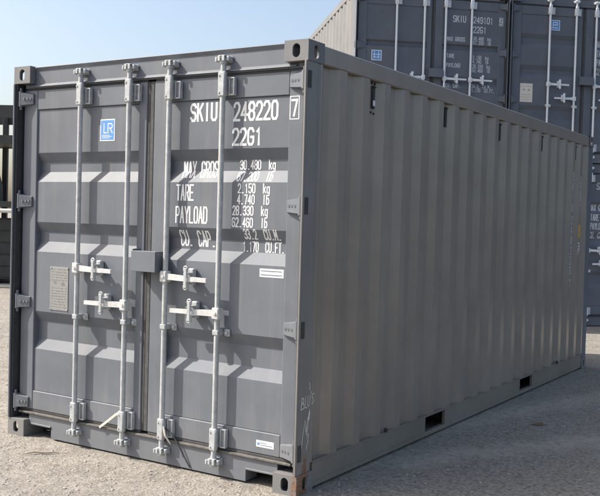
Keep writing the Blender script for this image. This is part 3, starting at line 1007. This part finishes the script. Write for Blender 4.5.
        b = [(2.298, 2.075), (2.356, 2.075), (2.356, 2.200), (2.298, 2.200), (2.298, 2.075)]
        letter_mesh('lettering', [b], 0.006, Wm, dr, lambda u, v, l: Vector((u, (YF if u > 2.293 else YF) - l, v)))
        write('22G1', 1.886, 1.950, 0.092, 0.0555, 0.013, dr)
        write('MAX GROSS', 1.472, 1.806, 0.058, 0.0325, 0.0080, dr)
        write('TARE', 1.472, 1.548, 0.056, 0.0325, 0.0080, dr)
        write('PAYLOAD', 1.472, 1.404, 0.058, 0.0325, 0.0080, dr)
        write('CU. CAP.', 1.472, 1.092, 0.056, 0.0300, 0.0080, dr)
        for t, z in (('30.480  kg', 1.835), ('67.200  lb', 1.770), ('2.150  kg', 1.545), ('4.740  lb', 1.480), ('28.330  kg', 1.410), ('62.460  lb', 1.345), ('33.2  CU.M.', 1.105), ('1.170  CU.FT.', 1.040)):
            write(t, 1.890, z, 0.050, 0.0290, 0.0072, dr)
        flat_patch('sticker', 0.285, 0.445, 1.440, 1.598, YR - 0.0003, 0.001, M['sticker_white'], dl)
        MB().box(0.297, 0.433, YR - 0.0020, YR - 0.0015, 1.452, 1.586, 0.0002).build('sticker_print', M['sticker_blue'], dl)
        pl = lambda u, v, l: Vector((u, YR - 0.0016 - l, v))
        letter_mesh('sticker_text', [[(0.33, 1.575), (0.33, 1.47)], [(0.395, 1.575), (0.395, 1.47)], [(0.31, 1.53), (0.42, 1.53)], [(0.32, 1.49), (0.42, 1.49)]], 0.010, M['sticker_white'], dl, pl)
    elif style['text'] in ('plain', 'lower'):
        for t, z in (('MAX GROSS', 1.850), ('TARE', 1.695), ('PAYLOAD', 1.555), ('CU. CAP.', 1.412)):
            write(t, 1.472, z, 0.092, 0.0365, 0.0115, dr)
        if style['text'] == 'lower':
            write('SKIU', 1.560, 2.190, 0.100, 0.0535, 0.013, dr)
        else:
            flat_patch('sticker', 0.672, 0.836, 2.066, 2.226, YR - 0.0003, 0.001, M['sticker_white'], dl)
            MB().box(0.682, 0.826, YR - 0.0020, YR - 0.0015, 2.076, 2.216, 0.0002).build('sticker_print', M['sticker_blue'], dl)
            pl = lambda u, v, l: Vector((u, YR - 0.0016 - l, v))
            letter_mesh('sticker_text', [[(0.725, 2.19), (0.725, 2.13)], [(0.725, 2.19), (0.79, 2.19), (0.79, 2.15), (0.725, 2.15)], [(0.70, 2.105), (0.80, 2.105)]], 0.012, M['sticker_white'], dl, pl)
            flat_patch('data_plate', 0.215, 0.420, 0.925, 1.215, YR - 0.0003, 0.003, M['cream'], dl)
            pl = lambda u, v, l: Vector((u, YR - 0.0034 - l, v))
            letter_mesh('plate_mark', [[(0.262, 1.116), (0.280, 1.122), (0.285, 1.108)], [(0.345, 1.112), (0.362, 1.120), (0.370, 1.106)]], 0.012, M['ink'], dl, pl)
            letter_mesh('plate_text', [[(0.235, z), (0.40, z)] for z in (0.96, 1.0, 1.04, 1.17)], 0.004, M['alu'], dl, pl)
    # set the door end back behind the castings, keeping the leaves between the posts
    for o in root.children_recursive:
        nm = o.name.split('.')[0]
        p = o if o.parent == root else o.parent
        pn = p.name.split('.')[0]
        if pn in ('door', 'cam_keeper', 'header', 'door_sill', 'threshold_strip') and o.data.users == 1:
            flat = pn in ('header', 'door_sill', 'threshold_strip')
            for v in o.data.vertices:
                x = v.co.x
                if not flat:
                    v.co.x = x - 0.011 * (1.2 - 0.235 * x)
                v.co.y += 0.011
    return root

MAIN = dict(paint=M['grey'], side=M['side'], zinc=M['zinc'], rod=M['zinc'], white=M['white'], prof=STD, text='main', rust=True,
            handle_mat=M['white_metal'], handles=((0, 1.212, 1), (1, 0.995, -1), (2, 1.200, 1), (3, 1.000, -1)))
FAR = dict(paint=M['blue_grey'], side=M['far_side'], zinc=M['zinc_far'], rod=M['zinc_far'], white=M['white_far'], prof=STD, text='plain',
           handle_mat=M['zinc_far'], handles=((0, 1.216, 1), (1, 1.005, -1), (2, 1.216, 1), (3, 1.005, -1)))
FAR_G = dict(FAR, prof=GRV, text='grooved', handles=((1, 1.215, -1), (2, 1.215, 1), (3, 1.215, 1)))
FAR_B = dict(FAR, text='lower')
FAR_N = dict(FAR, text='none')

# ------------------------------------------------------------------ setting: ground
def build_ground():
    m = MB()
    R_ = 900
    xs = [-R_, -120, -30, -12, -4, 4, 12, 30, 120, R_]
    vs = [(x, y, 0) for y in xs for x in xs]
    n = len(xs)
    fs = [(j * n + i, j * n + i + 1, (j + 1) * n + i + 1, (j + 1) * n + i) for j in range(n - 1) for i in range(n - 1)]
    m.add(vs, fs)
    o = m.build('ground', M['ground'])
    tag(o, kind='structure')
build_ground()

# ------------------------------------------------------------------ the containers
container((0, 0, 0), 0, 'grey container standing on the ground in front, with its side to the right', MAIN)
TH = 0.72630
BX, BY = -1.5929, 7.6970
wx, wy = math.cos(TH), math.sin(TH)
OFF = CW + 0.030
container((BX, BY, 0), TH, 'blue-grey container on the ground hidden behind the front one, below the one numbered 249101', FAR_N)
container((BX, BY, CH), TH, 'blue-grey stacked container numbered 249101 with sunlit pale side wall', FAR_G)
container((BX + OFF * wx, BY + OFF * wy, 0), TH, 'blue-grey container on the ground at the right edge, bottom of its stack', FAR_B)
container((BX + OFF * wx, BY + OFF * wy, CH), TH, 'blue-grey stacked container with cream plate and blue sticker on its left door', FAR)

# unseen stacks added beyond the right edge to block sky and darken reflections
ROW = 'unseen containers added beyond the right edge to block sky light'
first = container((BX + 2 * OFF * wx, BY + 2 * OFF * wy, 0), TH, 'unseen blue-grey container added beyond the right edge to block sky light', FAR_N)
first['group'] = ROW
BIG = ('door', 'side_wall', 'header', 'door_sill', 'top_rail', 'bottom_rail', 'roof', 'end_wall', 'corner_post', 'corner_casting', 'floor', 'end_header', 'end_sill', 'threshold_strip', 'lock_rod')
def copy_big(o, parent, loc=None):
    c = o.copy(); C.objects.link(c)
    if parent:
        c.parent = parent
    if loc:
        c.location = loc
    for ch in o.children:
        if ch.name.split('.')[0] in BIG:
            copy_big(ch, c)
    return c
for k_ in range(2, 12):
    for zz in ((0, CH, 2 * CH) if k_ > 2 else (0, CH)):
        if k_ == 2 and zz == 0:
            continue
        copy_big(first, None, (BX + k_ * OFF * wx, BY + k_ * OFF * wy, zz))

# ------------------------------------------------------------------ storage rack behind on the left
def rack():
    r = empty('storage_rack', (-9.9, 8.3, 0), math.radians(28))
    tag(r, 'tall dark steel storage rack behind the container at the left edge', 'rack')
    Lx, Dy = 4.4, 1.3
    for x in (-Lx / 2, -0.72, 0.28, 1.2, Lx / 2):
        for y in (0, Dy):
            MB().box(x - 0.055, x + 0.055, y - 0.05, y + 0.05, 0.0, 3.86 if y == 0 else 3.80, 0.008).build('upright', M['rack_rust'] if (x == 0.28 and y == 0) else M['rack'], r)
    for z, h in ((3.62, 0.26), (3.05, 0.17), (1.72, 0.12)):
        for y in (-0.052, Dy + 0.052):
            MB().box(-Lx / 2 - 0.05, Lx / 2 + 0.05, y - 0.045 if y > 0 else y - 0.06, y + 0.06 if y > 0 else y + 0.001, z - h / 2, z + h / 2, 0.006).build('beam', M['rack'], r)
    for z in (3.0, 1.70):
        MB().box(-Lx / 2, Lx / 2, 0.055, Dy - 0.055, z - 0.02, z + 0.02, 0.004).build('shelf', M['rack'], r)
    for x in (-Lx / 2, Lx / 2):
        MB().tube([(x, 0.05, 0.3), (x, Dy - 0.05, 1.6)], 0.022, 6).build('brace', M['rack'], r)
    MB().box(-Lx / 2 - 0.1, Lx / 2 + 0.1, -0.18, Dy + 0.12, 0.0, 0.05, 0.01).build('footing', M['concrete'], r)
    M4 = r.matrix_basis
    rot = r.rotation_euler.z
    def at(x, y, z):
        c, s_ = math.cos(rot), math.sin(rot)
        return (r.location.x + x * c - y * s_, r.location.y + x * s_ + y * c, z)
    p = MB().tube([(-2.3, 0, 0), (2.3, 0, 0)], 0.045, 10).build('pipe', M['pale_pipe'], None, True)
    p.location = at(0, -0.165, 1.585); p.rotation_euler.z = rot
    tag(p, 'long pale pipe laid across the dark storage rack', 'pipe')
    # the pipe rests in two hooks on the rack
    for x in (-1.6, 1.6):
        MB().tube([(x, -0.112, 1.60), (x, -0.14, 1.535), (x, -0.20, 1.530), (x, -0.222, 1.60)], 0.012, 6).build('hook', M['rack'], r)
    b = MB().box(-0.85, 0.85, -0.12, 0.12, 0, 0.05, 0.004).build('timber_board', M['wood'])
    b.location = at(0.5, 0.22, 3.0201); b.rotation_euler.z = rot
    b.location.z = 3.0205
    tag(b, 'raw orange timber board lying on the middle shelf of the dark rack', 'board')
    b2 = MB().box(-1.9, 1.9, -0.16, 0.16, 0, 0.16, 0.01).build('timber_beam', M['wood_dark'])
    b2.location = at(0, 0.85, 3.0205); b2.rotation_euler.z = rot
    tag(b2, 'weathered dark timber beam at the back of the rack shelf', 'beam')
    for i, (x, y, w, d, h, mt, lb) in enumerate(((-1.35, 0.7, 1.15, 0.9, 1.15, 'wood_dark', 'dark weathered crate on the left under the lower rack shelf'),
                                               (0.05, 0.7, 1.25, 0.9, 1.38, 'rack', 'black crate in the middle under the lower rack shelf'),
                                               (1.5, 0.7, 1.15, 0.9, 1.25, 'rack_rust', 'rusty brown crate on the right under the lower rack shelf'))):
        c = MB()
        c.box(-w / 2, w / 2, -d / 2, d / 2, 0.1, h, 0.006)
        for k in range(5):
            z = 0.14 + (h - 0.14) * k / 5
            c.box(-w / 2 - 0.02, w / 2 + 0.02, -d / 2 - 0.022, -d / 2 - 0.001, z, z + (h - 0.14) / 5 - 0.03, 0.003)
        for xx in (-w / 2 + 0.05, 0, w / 2 - 0.05):
            c.box(xx - 0.05, xx + 0.05, -d / 2, d / 2, 0, 0.1, 0.003)
            c.box(xx - 0.045, xx + 0.045, -d / 2 - 0.040, -d / 2 - 0.0225, 0.12, h, 0.003)
        o = c.build('crate', M[mt])
        o.location = at(x, y, 0.0502); o.rotation_euler.z = rot
        tag(o, lb, 'crate', 'crates under the rack')
    for i, (x, w, h, lb) in enumerate(((-1.3, 1.3, 0.85, 'grey-green covered bundle on the left of the lower rack shelf'), (0.75, 1.7, 0.95, 'grey-green covered bundle on the right of the lower rack shelf'))):
        c = MB()
        n = 14
        line = []
        for k in range(n + 1):
            xx = -w / 2 + w * k / n
            e = 0.05 * math.sin(k * 1.7) - (0.10 if k in (0, n) else 0)
            ring = [(xx, -0.40 + 0.02 * math.sin(k * 2.3), 0), (xx, -0.38 + 0.02 * math.cos(k * 1.9), h * 0.7 + e), (xx, -0.18, h + e), (xx, 0.20, h * 0.97 + e), (xx, 0.40, h * 0.66 + e), (xx, 0.41, 0)]
            line.append(ring)
        sheet(c, line, 0)
        o = c.build('covered_bundle', M['sheet'])
        o.location = at(x, 0.62, 1.7205); o.rotation_euler.z = rot
        tag(o, lb, 'bundle', 'covered bundles on the rack')
rack()

# ------------------------------------------------------------------ grit and litter on the ground
def grit():
    rng = random.Random(11)
    base = bmesh.new()
    bmesh.ops.create_icosphere(base, subdivisions=1, radius=1.0)
    bv = [v.co.copy() for v in base.verts]; bf = [[v.index for v in f.verts] for f in base.faces]
    base.free()
    m = MB()
    def stone(x, y, r):
        sx, sy, sz = rng.uniform(0.7, 1.4), rng.uniform(0.7, 1.2), rng.uniform(0.4, 0.8)
        a = rng.uniform(0, 6.28)
        ca, sa = math.cos(a), math.sin(a)
        vs = []
        for p in bv:
            k = r * rng.uniform(0.72, 1.18)
            px, py, pz = p.x * sx * k, p.y * sy * k, p.z * sz * k
            vs.append((x + px * ca - py * sa, y + px * sa + py * ca, max(pz + r * 0.08, -0.002)))
        m.add(vs, bf)
    def ok(x, y):
        return not (-0.02 < x < CW + 0.02 and -0.02 < y < CL + 0.02)
    for _ in range(5200):                       # in front of the doors
        x = rng.uniform(-1.4, 2.6); y = rng.uniform(-1.1, 0.5)
        if ok(x, y):
            stone(x, y, 0.0025 + 0.009 * rng.random() ** 5)
    for _ in range(4200):                       # to the left, receding
        x = rng.uniform(-7, 0); y = rng.uniform(-0.5, 7.5)
        if ok(x, y):
            stone(x, y, 0.004 + 0.016 * rng.random() ** 5)
    for _ in range(3600):                       # in the shade on the right
        x = rng.uniform(2.45, 5.2); y = rng.uniform(-0.4, 6.0)
        if ok(x, y):
            stone(x, y, 0.0025 + 0.008 * rng.random() ** 5)
    o = m.build('loose_grit', M['stone'])
    tag(o, 'loose stone grit scattered on the dusty yard', 'grit', kind='stuff')
grit()

t = MB()
t.tube([(-0.10, -0.02, 0.007), (-0.03, 0.012, 0.014), (0.04, 0.0, 0.012), (0.12, 0.022, 0.009)], [0.003, 0.007, 0.008, 0.003], 7)
o = t.build('twig', M['twig'], None, True)
o.location = (0.612, -0.255, 0); o.rotation_euler.z = math.radians(38)
tag(o, 'short pale dry twig on the gravel in front of the left door', 'twig')
t = MB()
pts = [(-0.055, 0, 0.012), (-0.02, 0.022, 0.02), (0.02, 0.024, 0.026), (0.06, 0.0, 0.016), (0.02, -0.022, 0.010), (-0.02, -0.02, 0.008), (0.0, 0.0, 0.006)]
top = [(x, y, z + 0.001) for x, y, z in pts]
fs = [(i, (i + 1) % 6, 6) for i in range(6)]
t.add(pts, fs); t.add(top, fs)
o = t.build('dry_leaf', M['dry'])
o.location = (2.955, 2.745, -0.004); o.rotation_euler.z = math.radians(20)
tag(o, 'curled brown dry leaf on the shaded ground at right', 'leaf')

# ------------------------------------------------------------------ render defaults
S.render.engine = 'CYCLES'
S.cycles.max_bounces = 8
S.cycles.diffuse_bounces = 5
